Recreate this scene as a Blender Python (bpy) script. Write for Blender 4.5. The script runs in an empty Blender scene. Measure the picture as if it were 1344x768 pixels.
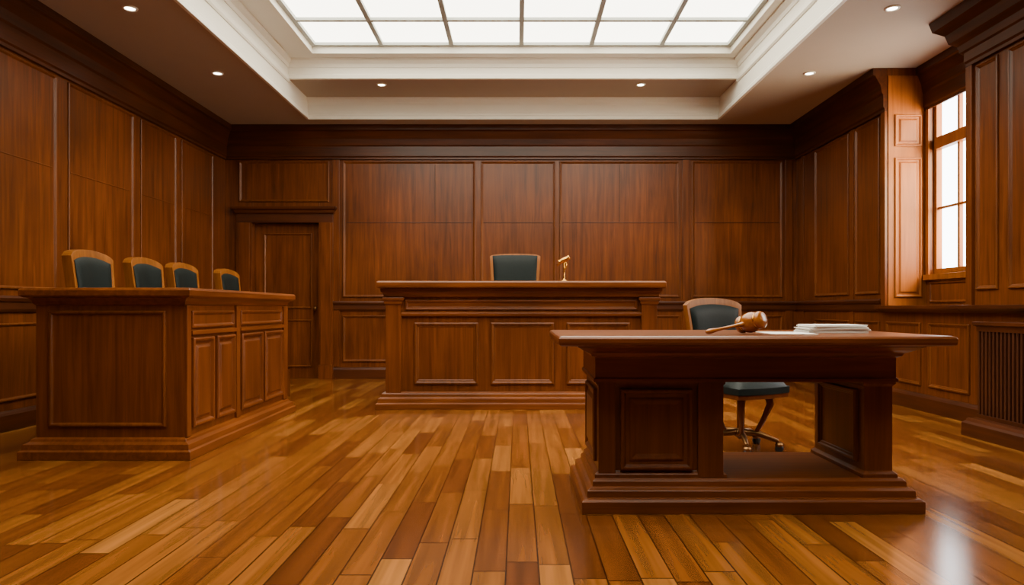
import bpy, bmesh, math, random
from mathutils import Vector, Matrix
random.seed(4)
scene = bpy.context.scene
F = 900.0

# ------------------------------------------------------------------ materials
def new_mat(name):
    m = bpy.data.materials.new(name); m.use_nodes = True
    nt = m.node_tree; b = nt.nodes['Principled BSDF']
    return m, nt, b
def wood(name, dark, light, axis='z', rough=0.34, fine=20.0, coat=0.08, blotch=0.5, spec=0.35):
    m, nt, b = new_mat(name); N = nt.nodes; L = nt.links
    tc = N.new('ShaderNodeTexCoord'); mp = N.new('ShaderNodeMapping')
    s = {'z': (fine, fine, 1.1), 'x': (1.1, fine, fine), 'y': (fine, 1.1, fine)}[axis]
    mp.inputs['Scale'].default_value = s
    n1 = N.new('ShaderNodeTexNoise'); n1.inputs['Scale'].default_value = 1.0
    n1.inputs['Detail'].default_value = 6; n1.inputs['Distortion'].default_value = 0.6
    n1.inputs['Roughness'].default_value = 0.62
    n2 = N.new('ShaderNodeTexNoise'); n2.inputs['Scale'].default_value = 1.3; n2.inputs['Detail'].default_value = 2
    L.new(tc.outputs['Object'], mp.inputs['Vector']); L.new(mp.outputs[0], n1.inputs['Vector'])
    L.new(tc.outputs['Object'], n2.inputs['Vector'])
    r = N.new('ShaderNodeValToRGB')
    r.color_ramp.elements[0].position = 0.30; r.color_ramp.elements[0].color = (*dark, 1)
    r.color_ramp.elements[1].position = 0.70; r.color_ramp.elements[1].color = (*light, 1)
    L.new(n1.outputs['Fac'], r.inputs['Fac'])
    mr = N.new('ShaderNodeMapRange'); mr.inputs['From Min'].default_value = 0.3; mr.inputs['From Max'].default_value = 0.7
    mr.inputs['To Min'].default_value = 1 - blotch * 0.5; mr.inputs['To Max'].default_value = 1 + blotch * 0.35
    L.new(n2.outputs['Fac'], mr.inputs['Value'])
    vm = N.new('ShaderNodeVectorMath'); vm.operation = 'SCALE'
    L.new(r.outputs['Color'], vm.inputs[0]); L.new(mr.outputs[0], vm.inputs['Scale'])
    L.new(vm.outputs[0], b.inputs['Base Color'])
    b.inputs['Roughness'].default_value = rough
    b.inputs['Specular IOR Level'].default_value = spec
    b.inputs['Coat Weight'].default_value = coat; b.inputs['Coat Roughness'].default_value = 0.22
    bp = N.new('ShaderNodeBump'); bp.inputs['Strength'].default_value = 0.06; bp.inputs['Distance'].default_value = 0.003
    L.new(n1.outputs['Fac'], bp.inputs['Height']); L.new(bp.outputs[0], b.inputs['Normal'])
    return m
def plain(name, col, rough=0.5, metal=0.0, noise=0.06, scale=6.0, bump=0.0, coat=0.0, spec=0.5):
    m, nt, b = new_mat(name); N = nt.nodes; L = nt.links
    tc = N.new('ShaderNodeTexCoord'); n = N.new('ShaderNodeTexNoise'); n.inputs['Scale'].default_value = scale
    n.inputs['Detail'].default_value = 4
    L.new(tc.outputs['Object'], n.inputs['Vector'])
    mr = N.new('ShaderNodeMapRange'); mr.inputs['To Min'].default_value = 1 - noise; mr.inputs['To Max'].default_value = 1 + noise
    L.new(n.outputs['Fac'], mr.inputs['Value'])
    vm = N.new('ShaderNodeVectorMath'); vm.operation = 'SCALE'; vm.inputs[0].default_value = col
    L.new(mr.outputs[0], vm.inputs['Scale']); L.new(vm.outputs[0], b.inputs['Base Color'])
    b.inputs['Roughness'].default_value = rough; b.inputs['Metallic'].default_value = metal
    b.inputs['Specular IOR Level'].default_value = spec
    b.inputs['Coat Weight'].default_value = coat
    if bump:
        bp = N.new('ShaderNodeBump'); bp.inputs['Strength'].default_value = bump; bp.inputs['Distance'].default_value = 0.002
        L.new(n.outputs['Fac'], bp.inputs['Height']); L.new(bp.outputs[0], b.inputs['Normal'])
    return m
def emis(name, col, s):
    m, nt, b = new_mat(name)
    b.inputs['Base Color'].default_value = (0.8, 0.8, 0.8, 1)
    b.inputs['Emission Color'].default_value = (*col, 1); b.inputs['Emission Strength'].default_value = s
    return m
def floor_mat():
    m, nt, b = new_mat('parquet_planks'); N = nt.nodes; L = nt.links
    def M(op, a=None, c=None):
        n = N.new('ShaderNodeMath'); n.operation = op
        for i, v in enumerate((a, c)):
            if v is None: continue
            if isinstance(v, (int, float)): n.inputs[i].default_value = v
            else: L.new(v, n.inputs[i])
        return n.outputs[0]
    tc = N.new('ShaderNodeTexCoord'); sp = N.new('ShaderNodeSeparateXYZ'); L.new(tc.outputs['Object'], sp.inputs[0])
    W, LEN = 0.125, 0.80
    xs = M('ADD', M('DIVIDE', sp.outputs['X'], W), 100.37); row = M('FLOOR', xs); fx = M('FRACT', xs)
    wn = N.new('ShaderNodeTexWhiteNoise'); wn.noise_dimensions = '1D'; L.new(row, wn.inputs['W'])
    ys = M('ADD', M('ADD', M('DIVIDE', sp.outputs['Y'], LEN), 50.13), M('MULTIPLY', wn.outputs['Value'], 7.3))
    col = M('FLOOR', ys); fy = M('FRACT', ys)
    cx = N.new('ShaderNodeCombineXYZ'); L.new(M('ADD', row, 0.5), cx.inputs[0]); L.new(M('ADD', col, 0.5), cx.inputs[1])
    w2 = N.new('ShaderNodeTexWhiteNoise'); w2.noise_dimensions = '2D'; L.new(cx.outputs[0], w2.inputs['Vector'])
    ramp = N.new('ShaderNodeValToRGB'); e = ramp.color_ramp.elements
    e[0].position = 0.0; e[0].color = (0.100, 0.027, 0.0045, 1)
    e[1].position = 1.0; e[1].color = (0.300, 0.116, 0.024, 1)
    k = e.new(0.3); k.color = (0.145, 0.043, 0.0068, 1)
    k = e.new(0.75); k.color = (0.208, 0.070, 0.012, 1)
    L.new(w2.outputs['Value'], ramp.inputs['Fac'])
    # grain: broad streaks running along the board, shifted per board
    off = N.new('ShaderNodeCombineXYZ')
    L.new(M('ADD', M('MULTIPLY', sp.outputs['X'], 22.0), M('MULTIPLY', w2.outputs['Value'], 20.0)), off.inputs[0])
    L.new(M('MULTIPLY', sp.outputs['Y'], 0.9), off.inputs[1])
    g = N.new('ShaderNodeTexNoise'); g.noise_dimensions = '2D'
    g.inputs['Scale'].default_value = 1.0; g.inputs['Detail'].default_value = 2.0
    g.inputs['Distortion'].default_value = 0.0; g.inputs['Roughness'].default_value = 0.5
    L.new(off.outputs[0], g.inputs['Vector'])
    gm = N.new('ShaderNodeMapRange'); gm.inputs['From Min'].default_value = 0.25; gm.inputs['From Max'].default_value = 0.75
    gm.inputs['To Min'].default_value = 0.68; gm.inputs['To Max'].default_value = 1.30
    L.new(g.outputs['Fac'], gm.inputs['Value'])
    # gaps
    gx = M('MINIMUM', fx, M('SUBTRACT', 1.0, fx)); gy = M('MINIMUM', fy, M('SUBTRACT', 1.0, fy))
    gap = M('MULTIPLY', M('GREATER_THAN', gx, 0.026), M('GREATER_THAN', gy, 0.005))
    gf = M('ADD', M('MULTIPLY', gap, 0.8), 0.2)
    vm = N.new('ShaderNodeVectorMath'); vm.operation = 'SCALE'
    L.new(ramp.outputs['Color'], vm.inputs[0]); L.new(M('MULTIPLY', gm.outputs[0], gf), vm.inputs['Scale'])
    L.new(vm.outputs[0], b.inputs['Base Color'])
    b.inputs['Roughness'].default_value = 0.165
    b.inputs['Specular IOR Level'].default_value = 0.62
    b.inputs['Coat Weight'].default_value = 0.0
    return m

M_wall = wood('mahogany_panelling', (0.060, 0.0125, 0.0011), (0.162, 0.0410, 0.0044), 'z', 0.33, 20)
M_mould = wood('panel_moulding', (0.080, 0.019, 0.0018), (0.155, 0.042, 0.0048), 'z', 0.34, 22, spec=0.32, coat=.03)
TD, TL = (0.032, 0.0068, 0.0010), (0.078, 0.0180, 0.0024)
M_trim = wood('mahogany_trim', TD, TL, 'x', 0.38)
M_trimy = wood('mahogany_trim_side', TD, TL, 'y', 0.38)
FD, FL = (0.076, 0.0165, 0.0014), (0.165, 0.042, 0.0043)
M_furn = wood('furniture_wood', FD, FL, 'z', 0.32, 24)
FD, FL = (0.088, 0.020, 0.0019), (0.190, 0.050, 0.0053)
M_furnx = wood('furniture_wood_top', FD, FL, 'x', 0.30, 24)
M_furny = wood('furniture_wood_side', FD, FL, 'y', 0.30, 24)
M_desk = wood('desk_wood', (0.084, 0.020, 0.0023), (0.162, 0.042, 0.0052), 'z', 0.33, 24)
M_deskx = wood('desk_wood_top', (0.096, 0.023, 0.0025), (0.200, 0.052, 0.0060), 'x', 0.30, 24)
M_slat = wood('radiator_slat_wood', (0.03, 0.007, 0.0014), (0.06, 0.015, 0.003), 'z', 0.45, 24)
M_chair = wood('chair_frame_wood', (0.15, 0.044, 0.0045), (0.28, 0.090, 0.011), 'z', 0.42, 30, spec=0.22, coat=0.0)
M_leather = plain('dark_green_leather', (0.0058, 0.0098, 0.0096), 0.5, noise=0.25, scale=60, bump=0.3, spec=0.16)
M_brass = plain('brass', (0.60, 0.30, 0.06), 0.25, metal=1.0, scale=20)
M_dkbrass = plain('aged_brass', (0.22, 0.11, 0.04), 0.35, metal=1.0)
M_black = plain('black_rubber', (0.015, 0.015, 0.015), 0.5)
M_plast = plain('ceiling_plaster', (0.44, 0.345, 0.25), 0.85, noise=0.03, scale=3)
M_white = plain('white_moulding', (0.76, 0.72, 0.63), 0.6, noise=0.02)
M_grid = plain('skylight_frame', (0.42, 0.44, 0.41), 0.5)
M_sky = emis('skylight_diffuser', (1.0, 0.94, 0.77), 7.8)
M_lamp = emis('downlight_lens', (1.0, 0.90, 0.72), 30.0)
M_paper = plain('paper', (0.80, 0.78, 0.73), 0.8, noise=0.02)
M_gavel = wood('gavel_wood', (0.24, 0.06, 0.005), (0.42, 0.135, 0.012), 'x', 0.22, 40, coat=0.5)
M_frame_reveal = wood('window_frame_wood', (0.17, 0.046, 0.004), (0.30, 0.092, 0.009), 'z', 0.40, spec=.25, coat=0)  # window frames, plus niche reveals coloured lighter to look window-lit
M_floor = floor_mat()

# ------------------------------------------------------------------ builder
class B:
    def __init__(s): s.bm = bmesh.new(); s.mats = []
    def mi(s, m):
        if m not in s.mats: s.mats.append(m)
        return s.mats.index(m)
    def face(s, vs, m, smooth=False):
        try: f = s.bm.faces.new(vs)
        except ValueError: return
        f.material_index = s.mi(m); f.smooth = smooth
    def box(s, x0, x1, y0, y1, z0, z1, m):
        s.poly([(x0, y0), (x1, y0), (x1, y1), (x0, y1)], [(z0, 0), (z1, 0)], m)
    def poly(s, pts, prof, m, smooth=False):
        n = len(pts); P = [Vector(p) for p in pts]; loops = []
        nr = []
        for i in range(n):
            d = (P[(i + 1) % n] - P[i]).normalized(); nr.append(Vector((d.y, -d.x)))
        for z, o in prof:
            lp = []
            for i in range(n):
                a, c = nr[i - 1], nr[i]
                q = P[i] + (a + c) * o / (1 + a.dot(c))
                lp.append(s.bm.verts.new((q.x, q.y, z)))
            loops.append(lp)
        for a, c in zip(loops, loops[1:]):
            for i in range(n):
                j = (i + 1) % n; s.face([a[i], a[j], c[j], c[i]], m, smooth)
        s.face(loops[0][::-1], m); s.face(loops[-1], m)
    def rect(s, x0, x1, y0, y1, prof, m):
        s.poly([(x0, y0), (x1, y0), (x1, y1), (x0, y1)], prof, m)
    def prism(s, pts, vec, m):
        v = Vector(vec); A = [s.bm.verts.new(p) for p in pts]; C = [s.bm.verts.new(Vector(p) + v) for p in pts]
        n = len(pts)
        for i in range(n):
            j = (i + 1) % n; s.face([A[i], A[j], C[j], C[i]], m)
        s.face(A[::-1], m); s.face(C, m)
    def panel(s, o, u, v, n, r, prof, m, mm=None):
        mm = mm or m
        o, u, v, n = map(Vector, (o, u, v, n)); u0, u1, v0, v1 = r; loops = []
        for ins, h in prof:
            lp = []
            for a, c in ((u0 + ins, v0 + ins), (u1 - ins, v0 + ins), (u1 - ins, v1 - ins), (u0 + ins, v1 - ins)):
                lp.append(s.bm.verts.new(o + u * a + v * c + n * h))
            loops.append(lp)
        for a, c in zip(loops, loops[1:]):
            for i in range(4):
                j = (i + 1) % 4; s.face([a[i], a[j], c[j], c[i]], mm)
        s.face(loops[-1], m)
    def lathe(s, prof, m, mat=None, seg=24, smooth=True):
        T = mat or Matrix.Identity(4); loops = []
        for r, z in prof:
            loops.append([s.bm.verts.new(T @ Vector((max(r, 1e-4) * math.cos(2 * math.pi * i / seg), max(r, 1e-4) * math.sin(2 * math.pi * i / seg), z))) for i in range(seg)])
        for a, c in zip(loops, loops[1:]):
            for i in range(seg):
                j = (i + 1) % seg; s.face([a[i], a[j], c[j], c[i]], m, smooth)
        s.face(loops[0][::-1], m); s.face(loops[-1], m)
    def tube(s, pts, rad, m, seg=12, flat=1.0):
        P = [Vector(p) for p in pts]; loops = []
        for i, p in enumerate(P):
            t = (P[min(i + 1, len(P) - 1)] - P[max(i - 1, 0)]).normalized()
            a = t.orthogonal().normalized() if abs(t.y) > 0.95 else Vector((0, 1, 0)).cross(t).normalized()
            c = t.cross(a).normalized(); r = rad[i] if isinstance(rad, (list, tuple)) else rad
            loops.append([s.bm.verts.new(p + a * r * math.cos(2 * math.pi * k / seg) + c * r * flat * math.sin(2 * math.pi * k / seg)) for k in range(seg)])
        for a, c in zip(loops, loops[1:]):
            for i in range(seg):
                j = (i + 1) % seg; s.face([a[i], a[j], c[j], c[i]], m, True)
        s.face(loops[0][::-1], m); s.face(loops[-1], m)
    def slab(s, fn_f, fn_b, nu, nv, m, smooth=True):
        Fg = [[s.bm.verts.new(fn_f(2 * i / nu - 1, j / nv)) for i in range(nu + 1)] for j in range(nv + 1)]
        Bg = [[s.bm.verts.new(fn_b(2 * i / nu - 1, j / nv)) for i in range(nu + 1)] for j in range(nv + 1)]
        for j in range(nv):
            for i in range(nu):
                s.face([Fg[j][i], Fg[j][i + 1], Fg[j + 1][i + 1], Fg[j + 1][i]], m, smooth)
                s.face([Bg[j][i], Bg[j + 1][i], Bg[j + 1][i + 1], Bg[j][i + 1]], m, smooth)
        for i in range(nu):
            s.face([Fg[0][i], Bg[0][i], Bg[0][i + 1], Fg[0][i + 1]], m)
            s.face([Fg[nv][i], Fg[nv][i + 1], Bg[nv][i + 1], Bg[nv][i]], m)
        for j in range(nv):
            s.face([Fg[j][0], Fg[j + 1][0], Bg[j + 1][0], Bg[j][0]], m)
            s.face([Fg[j][nu], Bg[j][nu], Bg[j + 1][nu], Fg[j + 1][nu]], m)
    def done(s, name, bevel=0.004, center=True, parent=None):
        bmesh.ops.recalc_face_normals(s.bm, faces=s.bm.faces[:])
        me = bpy.data.meshes.new(name); s.bm.to_mesh(me); s.bm.free()
        for m in s.mats: me.materials.append(m)
        ob = bpy.data.objects.new(name, me); scene.collection.objects.link(ob)
        if center:
            xs = [v.co.x for v in me.vertices]; ys = [v.co.y for v in me.vertices]; zs = [v.co.z for v in me.vertices]
            c = Vector(((min(xs) + max(xs)) / 2, (min(ys) + max(ys)) / 2, min(zs)))
            me.transform(Matrix.Translation(-c)); ob.location = c
        if bevel:
            md = ob.modifiers.new('bevel', 'BEVEL'); md.width = bevel; md.segments = 2
            md.limit_method = 'ANGLE'; md.angle_limit = math.radians(40)
        if parent: ob.parent = parent
        return ob

# ------------------------------------------------------------------ dimensions
XL, XR, YB, YF, ZC = -4.18, 3.97, 9.78, -2.6, 3.587
XW = 4.38            # window wall (back of niches)
XO = XW + .13        # outer face of the window wall
MOULD = [(0, 0), (0, .014), (.006, .020), (.016, .019), (.022, .010), (.030, .008), (.034, .002)]
MOULDS = [(0, 0), (0, .012), (.006, .017), (.016, .016), (.024, .007), (.028, .002)]
RAISED = MOULDS + [(.045, .002), (.062, .014)]

# floor
b = B(); b.box(XL - .2, XW + .3, YF - .2, YB + .3, -.12, 0, M_floor); b.done('floor', 0, center=False)

# back wall (with real door opening)
DX0, DX1, DZ = -3.78, -2.83, 2.22
b = B()
b.box(DX1, XW + .3, YB, YB + .2, 0, 3.7, M_wall)
px = lambda p, D=YB: (p - 680) * D / F
O, U, V, NB = (0, YB, 0), (1, 0, 0), (0, 0, 1), (0, -1, 0)
for a, c, z0, z1 in ((450, 624, 1.16, 3.10), (631, 729, 1.16, 3.10), (734, 892, 1.16, 3.10), (908, 1027, 1.16, 3.10),
                     (450, 624, .24, .90), (631, 729, .24, .90), (734, 892, .24, .90), (908, 1027, .24, .90)):
    b.panel(O, U, V, NB, (px(a), px(c), z0, z1), MOULD, M_wall, M_mould)
for p in (441, 900, 1035):   # flat pilasters
    b.box(px(p) - .05, px(p) + .05, YB - .02, YB, .17, 3.12, M_wall)
for a, c in ((450, 624), (631, 729), (734, 892), (908, 1027)):
    b.box(px(a) + .04, px(c) - .04, YB - .007, YB, 2.220, 2.231, M_trim)
b.box(px(571) - .004, px(571) + .004, YB - .007, YB, 2.232, 3.05, M_trim)
b.box(px(813) - .004, px(813) + .004, YB - .007, YB, 2.232, 3.05, M_trim)
b.done('wall_back', .003)
b = B(); b.box(XL - .2, DX0, YB, YB + .2, 0, 3.7, M_wall); b.done('wall_back_corner', .003)
b = B(); b.box(DX0, DX1, YB, YB + .2, DZ, 3.7, M_wall)
b.panel(O, U, V, NB, (px(314), px(432), 2.52, 3.10), MOULD, M_wall, M_mould)
b.done('wall_back_header', .003)
b = B(); b.box(DX0 - .1, DX1 + .1, YB + .2, YB + .25, 0, DZ + .1, M_wall); b.done('wall_back_lining', 0)  # unseen board added behind the door to block sky light leaking in

# left wall
b = B(); b.box(XL - .2, XL, YF - .2, YB, 0, 3.7, M_wall)
OL, NL, UY = (XL, 0, 0), (1, 0, 0), (0, 1, 0)
segs = [(8.50, 9.38), (7.58, 8.37), (6.36, 7.44), (5.05, 6.20), (3.75, 4.9), (2.45, 3.6), (1.15, 2.3), (-.15, 1.0), (-1.45, -.3)]
for a, c in segs:
    b.panel(OL, UY, V, NL, (a, c, 1.16, 3.10), MOULDS, M_wall, M_mould)
    b.panel(OL, UY, V, NL, (a, c, .24, .88), MOULDS, M_wall, M_mould)
    b.box(XL, XL + .007, a + .04, c - .04, 2.261, 2.271, M_mould)
b.done('wall_left', .003)

# right wall with window niches
niches = [(6.04, 7.37), (3.45, 4.85)]
b = B()
solid = [(7.37, YB), (4.85, 6.04), (YF - .2, 3.45)]
for a, c in solid: b.box(XR, XO, a, c, 0, 3.7, M_wall)
for a, c in niches: b.box(XR, XO, a, c, 0, .98, M_wall)
WZ0, WZ1 = 1.36, 3.32
wins = []
for a, c in niches:
    w0, w1 = a + .10, c - .08; wins.append((w0, w1))
    b.box(XW, XO, a, w0, .98, 3.7, M_wall); b.box(XW, XO, w1, c, .98, 3.7, M_wall)
    b.box(XW, XO, w0, w1, .98, WZ0, M_wall); b.box(XW, XO, w0, w1, WZ1, 3.7, M_wall)
    b.box(XR + .004, XW, c - .01, c, 1.03, 3.5, M_frame_reveal); b.box(XR + .004, XW, a, a + .01, 1.03, 3.5, M_frame_reveal)  # thin cladding, its lighter wood stands in for window light on the reveals
    for z0, z1 in ((1.12, 2.62), (2.74, 3.08)):
        b.panel((0, c - .01, 0), (1, 0, 0), V, (0, -1, 0), (XR + .07, XW - .05, z0, z1), RAISED, M_frame_reveal)
        b.panel((0, a + .01, 0), (1, 0, 0), V, (0, 1, 0), (XR + .07, XW - .05, z0, z1), RAISED, M_frame_reveal)
    b.panel((XW, 0, 0), UY, V, (-1, 0, 0), (w0, w1, 1.06, 1.28), MOULDS, M_wall)
OR, NR = (XR, 0, 0), (-1, 0, 0)
for a, c, z0, z1 in ((8.22, 9.15, 1.16, 3.10), (7.52, 8.06, 1.16, 3.10), (5.66, 5.93, 1.16, 3.10), (4.95, 5.54, 1.16, 3.10),
                     (2.2, 3.35, 1.16, 3.1), (.9, 2.05, 1.16, 3.1), (-.4, .75, 1.16, 3.1), (-1.7, -.55, 1.16, 3.1),
                     (8.22, 9.15, .24, .86), (7.52, 8.06, .24, .86), (6.75, 7.38, .24, .86), (6.02, 6.62, .24, .86), (5.5, 5.9, .24, .86),
                     (2.2, 3.35, .24, .86), (.9, 2.05, .24, .86), (-.4, .75, .24, .86)):
    b.panel(OR, UY, V, NR, (a, c, z0, z1), MOULD, M_wall, M_mould)
for y in (9.55, 8.14): b.box(XR - .012, XR, y - .04, y + .04, .17, 3.12, M_wall)
b.box(XR - .03, XR, 7.37, 7.45, 1.03, 3.12, M_wall)
b.box(XR - .03, XR, 5.96, 6.04, 1.03, 3.12, M_wall)
b.done('wall_right', .003)

# rear wall behind the camera
b = B(); b.box(XL - .2, XW + .3, YF - .2, YF, 0, 3.7, M_wall)
for i in range(5):
    x = XL + .2 + i * 1.6
    b.panel((0, YF, 0), U, V, (0, 1, 0), (x, x + 1.4, 1.16, 3.1), MOULD, M_wall, M_mould)
    b.panel((0, YF, 0), U, V, (0, 1, 0), (x, x + 1.4, .24, .88), MOULD, M_wall, M_mould)
b.done('wall_rear', .003)

# crown mouldings, chair rails, baseboards
CR = [(0, 3.12), (.03, 3.12), (.03, 3.15), (.045, 3.165), (.045, 3.30), (.06, 3.32), (.075, 3.40), (.11, 3.46), (.13, 3.50), (.155, 3.51), (.155, ZC), (0, ZC)]
RAIL = [(0, .97), (.02, .97), (.03, .995), (.03, 1.05), (.045, 1.06), (.055, 1.085), (.045, 1.105), (0, 1.105)]
BASE = [(0, 0), (.035, 0), (.035, .13), (.025, .15), (.012, .165), (0, .165)]
def runx(b, prof, y, sgn, x0, x1, m): b.prism([(x0, y + sgn * o, z) for o, z in prof], (x1 - x0, 0, 0), m)
def runy(b, prof, x, sgn, y0, y1, m): b.prism([(x + sgn * o, y0, z) for o, z in prof], (0, y1 - y0, 0), m)
b = B(); runx(b, CR, YB, -1, XL, XR, M_trim); b.done('trim_1', .003)
b = B(); runy(b, CR, XL, 1, YF, YB, M_trimy); b.done('trim_2', .003)
b = B()
for a, c in solid: runy(b, CR, XR, -1, max(a, YF), c, M_trimy)
for a, c in niches:
    runy(b, [(o * .7, z) for o, z in CR], XW, -1, a, c, M_trimy)
b.poly([(XR - .02, 4.85), (XR + .02, 4.85), (XR + .02, 6.04), (XR - .02, 6.04)], [(3.22, 0), (3.26, .04), (3.32, .05), (3.36, .10), (3.44, .12), (3.50, .19), (ZC, .21)], M_trimy)
b.done('trim_3', .003)
b = B(); runx(b, RAIL, YB, -1, XL, -4.0, M_trim); runx(b, RAIL, YB, -1, -2.63, XR, M_trim); b.done('trim_4', .003)
b = B(); runy(b, RAIL, XL, 1, YF, YB, M_trimy); b.done('trim_5', .003)
b = B(); runy(b, RAIL, XR, -1, 7.45, YB, M_trimy)
SH = [(-.41, .96), (.05, .96), (.09, .985), (.10, 1.0), (.10, 1.03), (-.41, 1.03)]
for a, c in niches: runy(b, SH, XR, -1, a + .002, c - .002, M_trimy)
SH2 = [(0, .96), (.05, .96), (.09, .985), (.10, 1.0), (.10, 1.03), (0, 1.03)]
runy(b, SH2, XR, -1, 7.368, 7.45, M_trimy); runy(b, SH2, XR, -1, 4.848, 6.042, M_trimy); runy(b, SH2, XR, -1, YF, 3.452, M_trimy)
b.done('trim_6', .003)
b = B(); runx(b, BASE, YB, -1, XL, -4.0, M_trim); runx(b, BASE, YB, -1, -2.63, XR, M_trim); b.done('baseboard_back', .003)
b = B(); runy(b, BASE, XL, 1, YF, YB, M_trimy); b.done('baseboard_left', .003)
b = B(); runy(b, BASE, XR, -1, YF, YB, M_trimy); b.done('baseboard_right', .003)

# door with casing
b = B()
for x0, x1 in ((-4.0, DX0), (DX1, -2.63)):
    b.box(x0, x1, YB - .05, YB, 0, DZ + .0, M_wall)
    b.box(x0 + .03, x1 - .03, YB - .065, YB - .05, .2, DZ, M_wall)
    b.box(x0 - .005, x1 + .005, YB - .075, YB, 0, .2, M_wall)
b.box(-4.0, -2.63, YB - .05, YB, DZ, 2.34, M_trim)
b.poly([(-4.0, YB - .05), (-2.63, YB - .05), (-2.63, YB), (-4.0, YB)], [(2.34, 0), (2.36, .02), (2.39, .025), (2.41, .05), (2.445, .055)], M_trim)
b.done('trim_8', .003)
b = B()
b.box(DX0 + .003, DX1 - .003, YB + .07, YB + .12, .0, DZ - .003, M_wall)
OD = (0, YB + .07, 0)
b.panel(OD, U, V, NB, (DX0 + .13, DX1 - .13, 1.0, 2.08), MOULDS, M_wall, M_mould)
b.panel(OD, U, V, NB, (DX0 + .13, DX1 - .13, .16, .84), MOULDS, M_wall, M_mould)
b.lathe([(.006, 0), (.012, .012), (.012, .04), (.026, .05), (.03, .065), (.02, .08), (0, .083)], M_dkbrass,
        Matrix.Translation((DX1 - .07, YB + .07, 1.0)) @ Matrix.Rotation(math.pi / 2, 4, 'X'), 16)
b.done('door_1', .003)

# ------------------------------------------------------------------ ceiling
TX0, TX1, TYB, TYF = -2.88, 2.75, 9.36, .45
SX0, SX1, SYB, SYF = -2.50, 2.58, 8.33, .99
SHY, Z2, Z3, ZS = 8.55, 3.87, 4.10, 4.22
b = B()
b.box(XL - .2, TX0, YF - .2, YB + .2, ZC, ZC + .12, M_plast)
b.box(TX1, XO, YF - .2, YB + .2, ZC, ZC + .12, M_plast)
b.box(TX0, TX1, TYB, YB + .2, ZC, ZC + .12, M_plast)
b.box(TX0, TX1, YF - .2, TYF, ZC, ZC + .12, M_plast)
b.box(TX0, TX1, SHY, TYB, Z2, Z2 + .12, M_plast)
g = .012
b.box(TX0 - .06, TX0 + g, TYF, TYB, ZC + .003, 4.45, M_white); b.box(TX1 - g, TX1 + .06, TYF, TYB, ZC + .003, 4.45, M_white)
b.box(TX0 + g, TX1 - g, TYB - g, TYB + .06, ZC + .003, Z2 + .1, M_white); b.box(TX0 + g, TX1 - g, SHY - g, SHY + .05, Z2 - .003, 4.45, M_white)
b.box(TX0 + g, TX1 - g, TYF - .06, TYF + g, ZC + .003, 4.45, M_white)
b.box(TX0 + g, SX0, TYF + g, SHY - g, Z3, 4.44, M_white); b.box(SX1, TX1 - g, TYF + g, SHY - g, Z3, 4.44, M_white)
b.box(SX0, SX1, SYB, SHY - g, Z3, 4.44, M_white); b.box(SX0, SX1, TYF + g, SYF, Z3, 4.44, M_white)
b.done('ceiling', 0)
b = B()
P1 = [(0, ZC - .012), (.035, ZC - .012), (.035, ZC + .03), (.022, ZC + .05), (.022, ZC + .075), (0, ZC + .09)]
P2 = [(0, Z2 - .09), (.022, Z2 - .09), (.03, Z2 - .06), (.06, Z2 - .03), (.06, Z2 - .001), (0, Z2 - .001)]
P4 = [(0, Z3 - .10), (.022, Z3 - .10), (.035, Z3 - .06), (.075, Z3 - .03), (.075, Z3 - .001), (0, Z3 - .001)]
for P in (P1, P2): runx(b, P, TYB, -1, TX0, TX1, M_white)
P3b = [(0, Z2 - .014), (.035, Z2 - .014), (.035, Z2 + .03), (.022, Z2 + .05), (0, Z2 + .055)]
for P in (P3b, P4): runx(b, P, SHY, -1, TX0, TX1, M_white)
for P in (P1, P4):
    y1 = TYB if P is P1 else SHY
    runy(b, P, TX0, 1, TYF, y1, M_white); runy(b, P, TX1, -1, TYF, y1, M_white)
MB = [(0, Z2 - .05), (.022, Z2 - .05), (.035, Z2 - .03), (.035, Z2 + .02), (.022, Z2 + .035), (0, Z2 + .035)]
runy(b, MB, TX0, 1, TYF, SHY, M_white); runy(b, MB, TX1, -1, TYF, SHY, M_white)
b.done('trim_7', .003)
# skylight
b = B(); b.box(SX0, SX1, SYF, SYB, ZS, ZS + .03, M_sky)
nc = 6; cw = (SX1 - SX0) / nc; nrw = 10; rd = (SYB - SYF) / nrw
for i in range(nc + 1):
    x = SX0 + i * cw; x = min(max(x, SX0 + .025), SX1 - .025)
    b.box(x - .026, x + .026, SYF, SYB, ZS - .04, ZS - .001, M_grid)
for j in range(nrw + 1):
    y = SYF + j * rd; y = min(max(y, SYF + .025), SYB - .025)
    b.box(SX0, SX1, y - .024, y + .024, ZS - .036, ZS - .0015, M_grid)
b.done('window_skylight', 0)

# downlights
def downlight(x, y, z, e=15):
    b = B()
    b.lathe([(.0, -.004), (.042, -.004), (.042, -.001)], M_lamp, Matrix.Translation((x, y, z)), 24)
    b.lathe([(.043, -.003), (.046, -.012), (.060, -.010), (.064, 0), (.043, 0)], M_white, Matrix.Translation((x, y, z)), 24)
    o = b.done('recessed_downlight', 0)
    if e <= 0: return
    ld = bpy.data.lights.new('downlight_beam', 'SPOT'); ld.energy = e; ld.color = (1, .78, .5)
    ld.spot_size = math.radians(110); ld.spot_blend = .8; ld.shadow_soft_size = .05
    lo = bpy.data.objects.new('beam', ld); scene.collection.objects.link(lo); lo.parent = o
    lo.location = (0, 0, -.03)
for x, y, z in ((-3.34, 5.9, ZC), (-3.30, 7.53, ZC), (3.20, 7.53, ZC), (3.22, 5.9, ZC), (-1.75, 8.78, Z2), (1.57, 8.78, Z2),
                (-3.34, 3.6, ZC), (3.22, 3.6, ZC)):
    downlight(x, y, z, 55 if y > 8 else (13 if y > 5 else 0))

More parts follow.
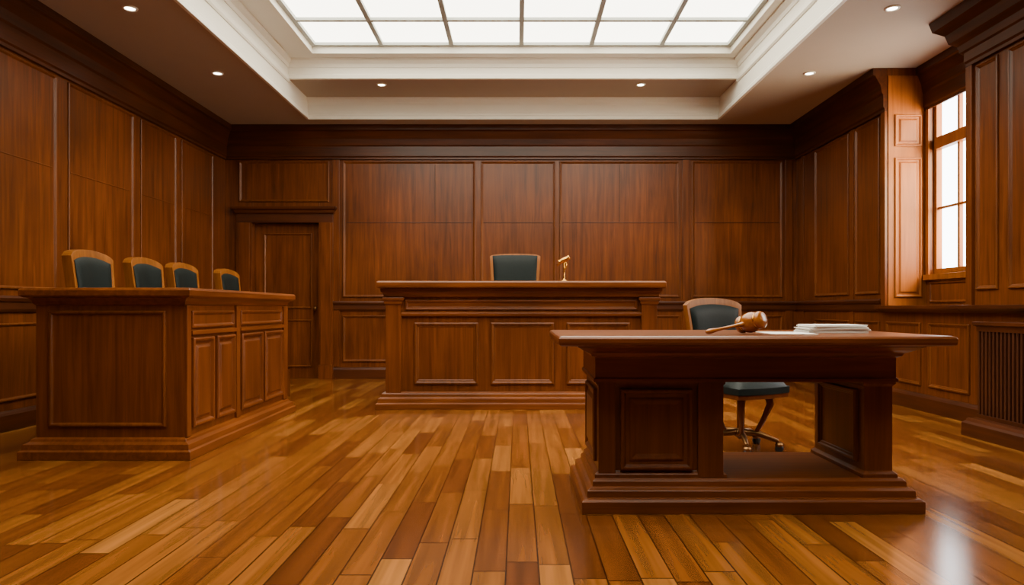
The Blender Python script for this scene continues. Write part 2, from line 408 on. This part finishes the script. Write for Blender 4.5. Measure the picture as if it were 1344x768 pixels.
# windows
for k, (w0, w1) in enumerate(wins):
    b = B(); X0, X1 = XW + .04, XW + .10
    t = .045
    b.box(X0, X1, w0, w0 + t, WZ0, WZ1, M_frame_reveal); b.box(X0, X1, w1 - t, w1, WZ0, WZ1, M_frame_reveal)
    b.box(X0, X1, w0 + t, w1 - t, WZ0, WZ0 + .06, M_frame_reveal); b.box(X0, X1, w0 + t, w1 - t, WZ1 - t, WZ1, M_frame_reveal)
    b.box(X0 - .02, X1, w0 + t, w1 - t, 2.68, 2.80, M_frame_reveal)
    c3 = (w1 - w0 - t) / 3
    for i in (1, 2):
        y = w0 + t / 2 + i * c3; b.box(X0 + .01, X1 - .01, y - .016, y + .016, WZ0 + .06, WZ1 - t, M_frame_reveal)
    b.box(X0 + .015, X1 - .015, w0 + t, w1 - t, 2.045, 2.07, M_frame_reveal)
    b.box(XW - .02, XW, w0 - .05, w0, WZ0 - .05, WZ1 + .05, M_frame_reveal); b.box(XW - .02, XW, w1, w1 + .05, WZ0 - .05, WZ1 + .05, M_frame_reveal)
    b.box(XW - .05, XW + .05, w0 - .05, w1 + .05, WZ0 - .06, WZ0, M_frame_reveal); b.box(XW - .02, XW, w0 - .05, w1 + .05, WZ1, WZ1 + .06, M_frame_reveal)
    b.done('window_%d' % (k + 1), .003)
    ld = bpy.data.lights.new('daylight', 'AREA'); ld.shape = 'RECTANGLE'; ld.size = 2.4; ld.size_y = 1.4  # warm area lamp added outside, out of view, to turn the reveal amber
    ld.energy = (430, 120)[k]; ld.color = (1, .64, .26); ld.specular_factor = 0.1
    lo = bpy.data.objects.new('daylight_window', ld); scene.collection.objects.link(lo)
    lo.location = (XW + .75, w0 - .05, 2.6)
    lo.rotation_euler = Vector((-.62, .75, -.22)).to_track_quat('-Z', 'Y').to_euler()

# ------------------------------------------------------------------ judge bench
b = B()
bx0, bx1, by0, by1 = -1.32, 1.385, 6.85, 7.50
b.rect(bx0, bx1, by0 + .02, by1, [(.15, 0), (1.20, 0)], M_furn)
for x0, x1 in ((bx0, bx0 + .155), (bx1 - .155, bx1)):
    b.box(x0, x1, by0 - .02, by0 + .03, .15, 1.10, M_furn)
    b.rect(x0, x1, by0 - .02, by0 + .03, [(1.035, 0), (1.045, .012), (1.07, .015), (1.085, .03), (1.11, .03)], M_furnx)
b.rect(bx0, bx1, by0, by1, [(1.11, .0), (1.12, .02), (1.15, .025), (1.165, .045), (1.20, .05)], M_furnx)
b.rect(bx0 - .07, bx1 + .07, by0 - .13, by1 + .06, [(1.20, -.02), (1.207, -.003), (1.22, 0), (1.255, 0), (1.267, -.006), (1.272, -.02)], M_furnx)
b.rect(bx0 + .155, bx1 - .155, by0 - .005, by0 + .03, [(.92, 0), (.93, .012), (.955, .012), (.965, 0)], M_furnx)
b.rect(bx0 - .09, bx1 + .09, by0 - .08, by1 + .02, [(0, 0), (.055, 0), (.062, -.018), (.105, -.02), (.115, -.045), (.15, -.05), (.17, -.075)], M_furnx)
OB = (0, by0 + .02, 0)
for a, c in ((-1.04, -.40), (-.275, .36), (.485, 1.12)):
    b.panel(OB, U, V, NB, (a, c, .24, .86), [(0, 0), (0, .018), (.01, .024), (.022, .022), (.032, .010), (.042, .008), (.048, .003)], M_furn, M_mould)
b.panel(OB, U, V, NB, (bx0 + .19, bx1 - .19, .985, 1.085), MOULDS, M_furnx)
b.done('judge_bench', .004)
b = B(); b.box(-1.2, 1.25, 7.53, 8.75, 0, .30, M_furn); b.done('judge_platform')

# ------------------------------------------------------------------ jury box (L-shaped)
b = B()
JX = -2.23
def L(o=0):
    return [(-3.22, 4.58), (JX, 4.58), (JX, 6.58), (JX - .12, 6.58), (JX - .12, 4.70), (-3.22, 4.70)]
b.poly(L(), [(.10, 0), (1.07, 0)], M_furn)
b.poly(L(), [(0, .075), (.055, .075), (.065, .06), (.10, .055), (.115, .025), (.13, .02), (.14, 0)], M_furny)
b.poly(L(), [(1.02, 0), (1.03, .012), (1.05, .018), (1.07, .035), (1.075, .055), (1.085, .07), (1.12, .072), (1.135, .062), (1.138, .05)], M_furny)
BIGP = [(0, 0), (0, .012), (.008, .018), (.018, .016), (.024, .006), (.028, .002)]
b.panel((0, 4.58, 0), U, V, NB, (-3.13, JX - .12, .21, .985), BIGP, M_furn, M_mould)
OJ = (JX, 0, 0)
b.box(JX, JX + .02, 4.58, 4.64, .14, 1.02, M_furn); b.box(JX, JX + .02, 5.39, 5.46, .14, 1.02, M_furn); b.box(JX, JX + .02, 6.48, 6.58, .14, 1.02, M_furn)
DP = [(0, 0), (0, .022), (.01, .030), (.022, .026), (.034, .008), (.05, .006), (.07, .020)]
for gq in (((4.67, 4.99), (5.04, 5.36)), ((5.49, 5.94), (5.99, 6.45))):
    for a, c in gq: b.panel(OJ, UY, V, (1, 0, 0), (a, c, .19, .80), DP, M_furn)
    b.panel(OJ, UY, V, (1, 0, 0), (gq[0][0], gq[1][1], .865, .985), MOULDS, M_furn)
    b.box(JX, JX + .025, gq[0][0] - .02, gq[1][1] + .02, .82, .85, M_furny)
b.done('jury_box', .003)
b = B(); b.box(-3.28, -2.62, 4.79, 7.88, 0, .30, M_furn); b.done('jury_platform')

# ------------------------------------------------------------------ chairs
def back_parts(b, w0, w1, z0, z1, yb, tilt, arch=.035, bulge=.03, th=.022, ins=.035, itop=.045):
    def outline(u, v, i, y, it=0):
        zt = z1 - it + arch * (1 - u * u) ** 1.0 - (.02 * abs(u) ** 10 if it == 0 else 0)
        z = z0 + i + (zt - z0 - i) * v
        return Vector((u * ((w0 + (w1 - w0) * v) / 2 - i), y + (z - z0) * tilt + .03 * (1 - u * u), z))
    b.slab(lambda u, v: outline(u, v, 0, yb - th), lambda u, v: outline(u, v, 0, yb + th), 16, 8, M_chair)
    def padf(u, v):
        e = (1 - abs(u) ** 5) * (1 - abs(2 * v - 1) ** 5)
        return outline(u, v, ins, yb - th + .002 - bulge * e ** .6, itop)
    b.slab(padf, lambda u, v: outline(u, v, ins, yb - th + .01, itop), 18, 16, M_leather)
def seat_parts(b, w, d, z):
    def outl(u, v, ins, zz):
        hw = (w / 2 - ins) * (0.90 + .10 * (1 - v)); y = -d / 2 + ins + (d - 2 * ins) * v - .03 * (1 - u * u) * (1 - v)
        return Vector((u * hw, y, zz))
    b.slab(lambda u, v: outl(u, v, .006, z - .03), lambda u, v: outl(u, v, .006, z - .075), 12, 6, M_furn)
    def top(u, v):
        e = (1 - abs(u) ** 5) * (1 - abs(2 * v - 1) ** 5); return outl(u, v, .0, z + .0 + .055 * e ** .5)
    b.slab(top, lambda u, v: outl(u, v, .0, z - .045), 16, 12, M_leather)
def side_chair(name, loc, rot, H=1.13, w=.50, th=.036, ins=.035, itop=.05, arch=.04):
    b = B(); zs = .46
    seat_parts(b, w, .46, zs)
    back_parts(b, w * .86, w, zs + .10, H - arch, .22, .10, arch=arch, th=th, ins=ins, itop=itop)
    for sx in (-1, 1):
        b.tube([(sx * w * .38, .22, 0.004), (sx * w * .39, .20, .25), (sx * w * .40, .215, zs), (sx * w * .40, .235, zs + .14)], [.016, .02, .022, .02], M_chair)
        b.tube([(sx * w * .40, -.20, 0.004), (sx * w * .40, -.195, .2), (sx * w * .42, -.19, zs - .03)], [.014, .02, .024], M_chair)
        b.tube([(sx * w * .47, .235, zs + .30), (sx * w * .50, .05, zs + .26), (sx * w * .50, -.12, zs + .25), (sx * w * .49, -.15, zs + .14), (sx * w * .44, -.15, zs - .03)],
               [.018, .02, .022, .018, .018], M_chair)
    b.tube([(-w * .39, -.19, .2), (w * .39, -.19, .2)], .011, M_chair)
    o = b.done(name, .003, center=False); o.location = loc; o.rotation_euler = (0, 0, rot)
    return o
for D in (5.03, 5.77, 6.43, 7.42):
    side_chair('jury_chair', (-2.88, D, .30), math.radians(90))
side_chair('judge_chair', ((676 - 680) * 8.1 / F, 7.95, .30), 0, H=1.36, w=.61, th=.02, ins=.035, itop=.012, arch=.015)

# swivel desk chair
b = B(); zs = .46
seat_parts(b, .47, .46, zs)
back_parts(b, .44, .53, .62, 1.045, .24, .10, arch=.035, ins=.03, itop=.045)
for sx in (-1, 1):
    b.tube([(sx * .17, .16, .40), (sx * .18, .25, .46), (sx * .185, .262, .68)], [.02, .02, .018], M_chair)
    b.tube([(sx * .12, -.14, .40), (sx * .135, -.15, .33), (sx * .10, -.12, .22), (sx * .07, -.085, .13), (sx * .06, -.06, .10)], [.028, .026, .018, .015, .02], M_furn)
    b.tube([(sx * .12, .12, .40), (sx * .135, .13, .33), (sx * .10, .11, .22), (sx * .07, .08, .13), (sx * .06, .06, .10)], [.028, .026, .018, .015, .02], M_furn)
b.lathe([(.03, .09), (.045, .10), (.045, .13), (.022, .15), (.022, .36), (.05, .38), (.05, .395)], M_dkbrass, None, 20)
for i in range(5):
    a = math.radians(72 * i + 20); ca, sa = math.cos(a), math.sin(a)
    b.tube([(.02 * ca, .02 * sa, .125), (.14 * ca, .14 * sa, .115), (.255 * ca, .255 * sa, .075)], [.024, .02, .014], M_dkbrass)
    b.lathe([(.008, .04), (.008, .08)], M_dkbrass, Matrix.Translation((.255 * ca, .255 * sa, 0)), 10)
    for s in (-1, 1):
        b.lathe([(.012, -.009), (.024, -.009), (.028, -.004), (.028, .004), (.024, .009), (.012, .009)], M_black,
            Matrix.Translation((.262 * ca - s * .013 * sa, .262 * sa + s * .013 * ca, .028)) @ Matrix.Rotation(a, 4, 'Z') @ Matrix.Rotation(math.pi / 2, 4, 'X'), 16)
    b.lathe([(.026, .04), (.03, .055), (.02, .068), (0, .07)], M_dkbrass, Matrix.Translation((.262 * ca, .262 * sa, 0)), 12)
o = b.done('swivel_chair', .002, center=False)
o.location = (1.58, 4.88, 0); o.rotation_euler = (0, 0, math.radians(26))

# ------------------------------------------------------------------ counsel desk
b = B()
b.rect(.31, 1.98, 3.33, 4.10, [(0, 0), (.058, 0), (.068, -.012), (.072, -.028), (.105, -.030), (.115, -.045), (.12, -.058), (.145, -.060), (.158, -.075)], M_deskx)
for x0, x1 in ((.40, 1.02), (1.73, 1.87)):
    b.rect(x0, x1, 3.425, 4.0, [(.15, .018), (.175, .018), (.19, 0), (.61, 0), (.625, .012), (.65, .014)], M_desk)
b.box(.895, 1.02, 3.405, 3.43, .16, .64, M_desk)
b.box(.40, .485, 3.412, 3.43, .16, .64, M_desk)
OK_ = (0, 3.425, 0)
b.panel(OK_, U, V, NB, (.51, .87, .195, .60), [(0, 0), (0, .016), (.008, .022), (.018, .02), (.026, .006), (.045, .004), (.05, .010), (.058, .011), (.08, .002)], M_desk)
b.panel((.40, 0, 0), UY, V, (-1, 0, 0), (3.50, 3.93, .22, .59), RAISED, M_desk)
b.panel((1.73, 0, 0), UY, V, (-1, 0, 0), (3.49, 3.93, .22, .59), MOULD, M_desk)
b.panel((1.87, 0, 0), UY, V, (1, 0, 0), (3.49, 3.93, .22, .59), MOULDS, M_desk)
b.rect(.375, 1.885, 3.395, 4.03, [(.635, .0), (.652, .0), (.657, -.008), (.755, -.008), (.765, .012), (.778, .018), (.795, .055), (.812, .085), (.825, .092), (.832, .11)], M_deskx)
b.rect(.19, 2.055, 3.20, 4.18, [(.822, -.016), (.828, -.004), (.840, 0), (.858, 0), (.866, -.005), (.87, -.016)], M_deskx)
b.done('counsel_desk', .0025)

# gavel
b = B()
d = Vector((.50, -.78, .22)).normalized(); c = Vector((1.175, 3.46, .930))
q = d.to_track_quat('Z', 'Y').to_matrix().to_4x4()
S = 1.12
def sc(p): return [(r * S, z * S) for r, z in p]
b.lathe(sc([(.0, -.066), (.030, -.066), (.038, -.060), (.040, -.046), (.034, -.042), (.034, -.036), (.040, -.031), (.046, -.010), (.046, .010), (.040, .031), (.034, .036), (.034, .042), (.040, .046), (.038, .060), (.030, .066), (0, .066)]),
        M_gavel, Matrix.Translation(c) @ q, 28)
b.lathe(sc([(.0365, -.043), (.0375, -.039), (.0365, -.035)]), M_brass, Matrix.Translation(c) @ q, 28)
b.lathe(sc([(.0365, .035), (.0375, .039), (.0365, .043)]), M_brass, Matrix.Translation(c) @ q, 28)
e = Vector((.925, 3.37, .884)); hd = (e - c); Lh = hd.length
qh = hd.normalized().to_track_quat('Z', 'Y').to_matrix().to_4x4()
b.lathe([(.010, 0), (.012, .06), (.009, .07), (.009, .09), (.007, .12), (.008, Lh - .07), (.012, Lh - .035), (.013, Lh - .015), (.008, Lh), (0, Lh + .002)], M_gavel, Matrix.Translation(c) @ qh, 18)
b.done('gavel', 0)
# papers
b = B()
P = [(1.28, 3.45), (1.50, 3.42), (1.53, 3.75), (1.31, 3.78)]
b.poly(P, [(.8705, 0), (.8725, 0)], M_paper); b.done('paper_sheet', 0)
b = B()
for i in range(8):
    a = random.uniform(-.05, .05); cx, cy = 1.70 + random.uniform(-.01, .01), 3.72 + random.uniform(-.01, .01)
    h = .0055; w, dd = .155 - (.015 if i > 4 else 0), .11
    pts = []
    for sx, sy in ((-1, -1), (1, -1), (1, 1), (-1, 1)):
        X, Y = sx * w, sy * dd; pts.append((cx + X * math.cos(a) - Y * math.sin(a), cy + X * math.sin(a) + Y * math.cos(a)))
    b.poly(pts, [(.8705 + i * h, 0), (.8705 + i * h + h * .8, 0)], M_paper)
b.done('paper_stack', .0006)

# bronze gavel statuette on the bench
b = B(); sx, sy, sz = .47, 7.0, 1.272
T = Matrix.Translation((sx, sy, sz))
b.lathe([(0, 0), (.042, 0), (.042, .008), (.030, .016), (.014, .024), (.010, .04), (.012, .05), (.008, .06), (.008, .13), (.013, .14), (.009, .15), (.009, .19), (.006, .20)], M_brass, T, 20)
b.tube([(sx + .0, sy, sz + .12), (sx + .02, sy, sz + .15), (sx + .022, sy, sz + .19), (sx + .0, sy, sz + .215)], [.006, .009, .009, .006], M_brass)
dq = Vector((.85, -.1, .42)).normalized().to_track_quat('Z', 'Y').to_matrix().to_4x4()
b.lathe([(0, -.062), (.022, -.062), (.027, -.052), (.020, -.042), (.024, -.03), (.026, 0), (.024, .03), (.020, .042), (.027, .052), (.022, .062), (0, .062)], M_brass, Matrix.Translation((sx, sy, sz + .225)) @ dq, 20)
b.tube([(sx, sy, sz + .225), (sx - .035, sy, sz + .20), (sx - .075, sy - .01, sz + .165)], [.008, .007, .009], M_brass)
b.done('brass_gavel_statuette', 0)

# radiator cover
b = B()
rx0, rx1, ry0, ry1 = 3.62, 3.93, 4.0, 5.42
b.rect(rx0 - .10, rx1, ry0 - .05, ry1 + .03, [(0, 0), (.10, 0), (.115, -.02), (.14, -.03)], M_trimy)
b.rect(rx0 + .03, rx1, ry0 + .03, ry1 - .03, [(.13, 0), (.86, 0)], M_slat)
b.box(rx0, rx1, ry0, ry1, .13, .17, M_trimy); b.rect(rx0, rx1, ry0, ry1, [(.82, 0), (.86, 0), (.87, .02), (.895, .02)], M_trimy)
n = 34
for i in range(n):
    y = ry0 + .02 + (ry1 - ry0 - .04) * i / (n - 1); b.box(rx0 + .005, rx0 + .035, y - .011, y + .011, .17, .82, M_slat)
for i in range(7):
    x = rx0 + .02 + i * .045
    b.box(x - .011, x + .011, ry1 - .03, ry1 - .005, .17, .82, M_slat)
b.done('radiator_cover', .002)

# ------------------------------------------------------------------ world & camera
w = bpy.data.worlds.new('overcast_sky'); scene.world = w; w.use_nodes = True
bg = w.node_tree.nodes['Background']; bg.inputs[0].default_value = (.95, .98, 1, 1); bg.inputs[1].default_value = 12.0
cd = bpy.data.cameras.new('camera'); cam = bpy.data.objects.new('camera', cd); scene.collection.objects.link(cam)
cd.sensor_width = 36; cd.lens = 36 * F / 1344; cd.shift_x = -8 / 1344; cd.shift_y = 21 / 1344
cam.location = (0, 0, 1); cam.rotation_euler = (math.radians(90), 0, 0); cd.clip_start = .05
scene.camera = cam
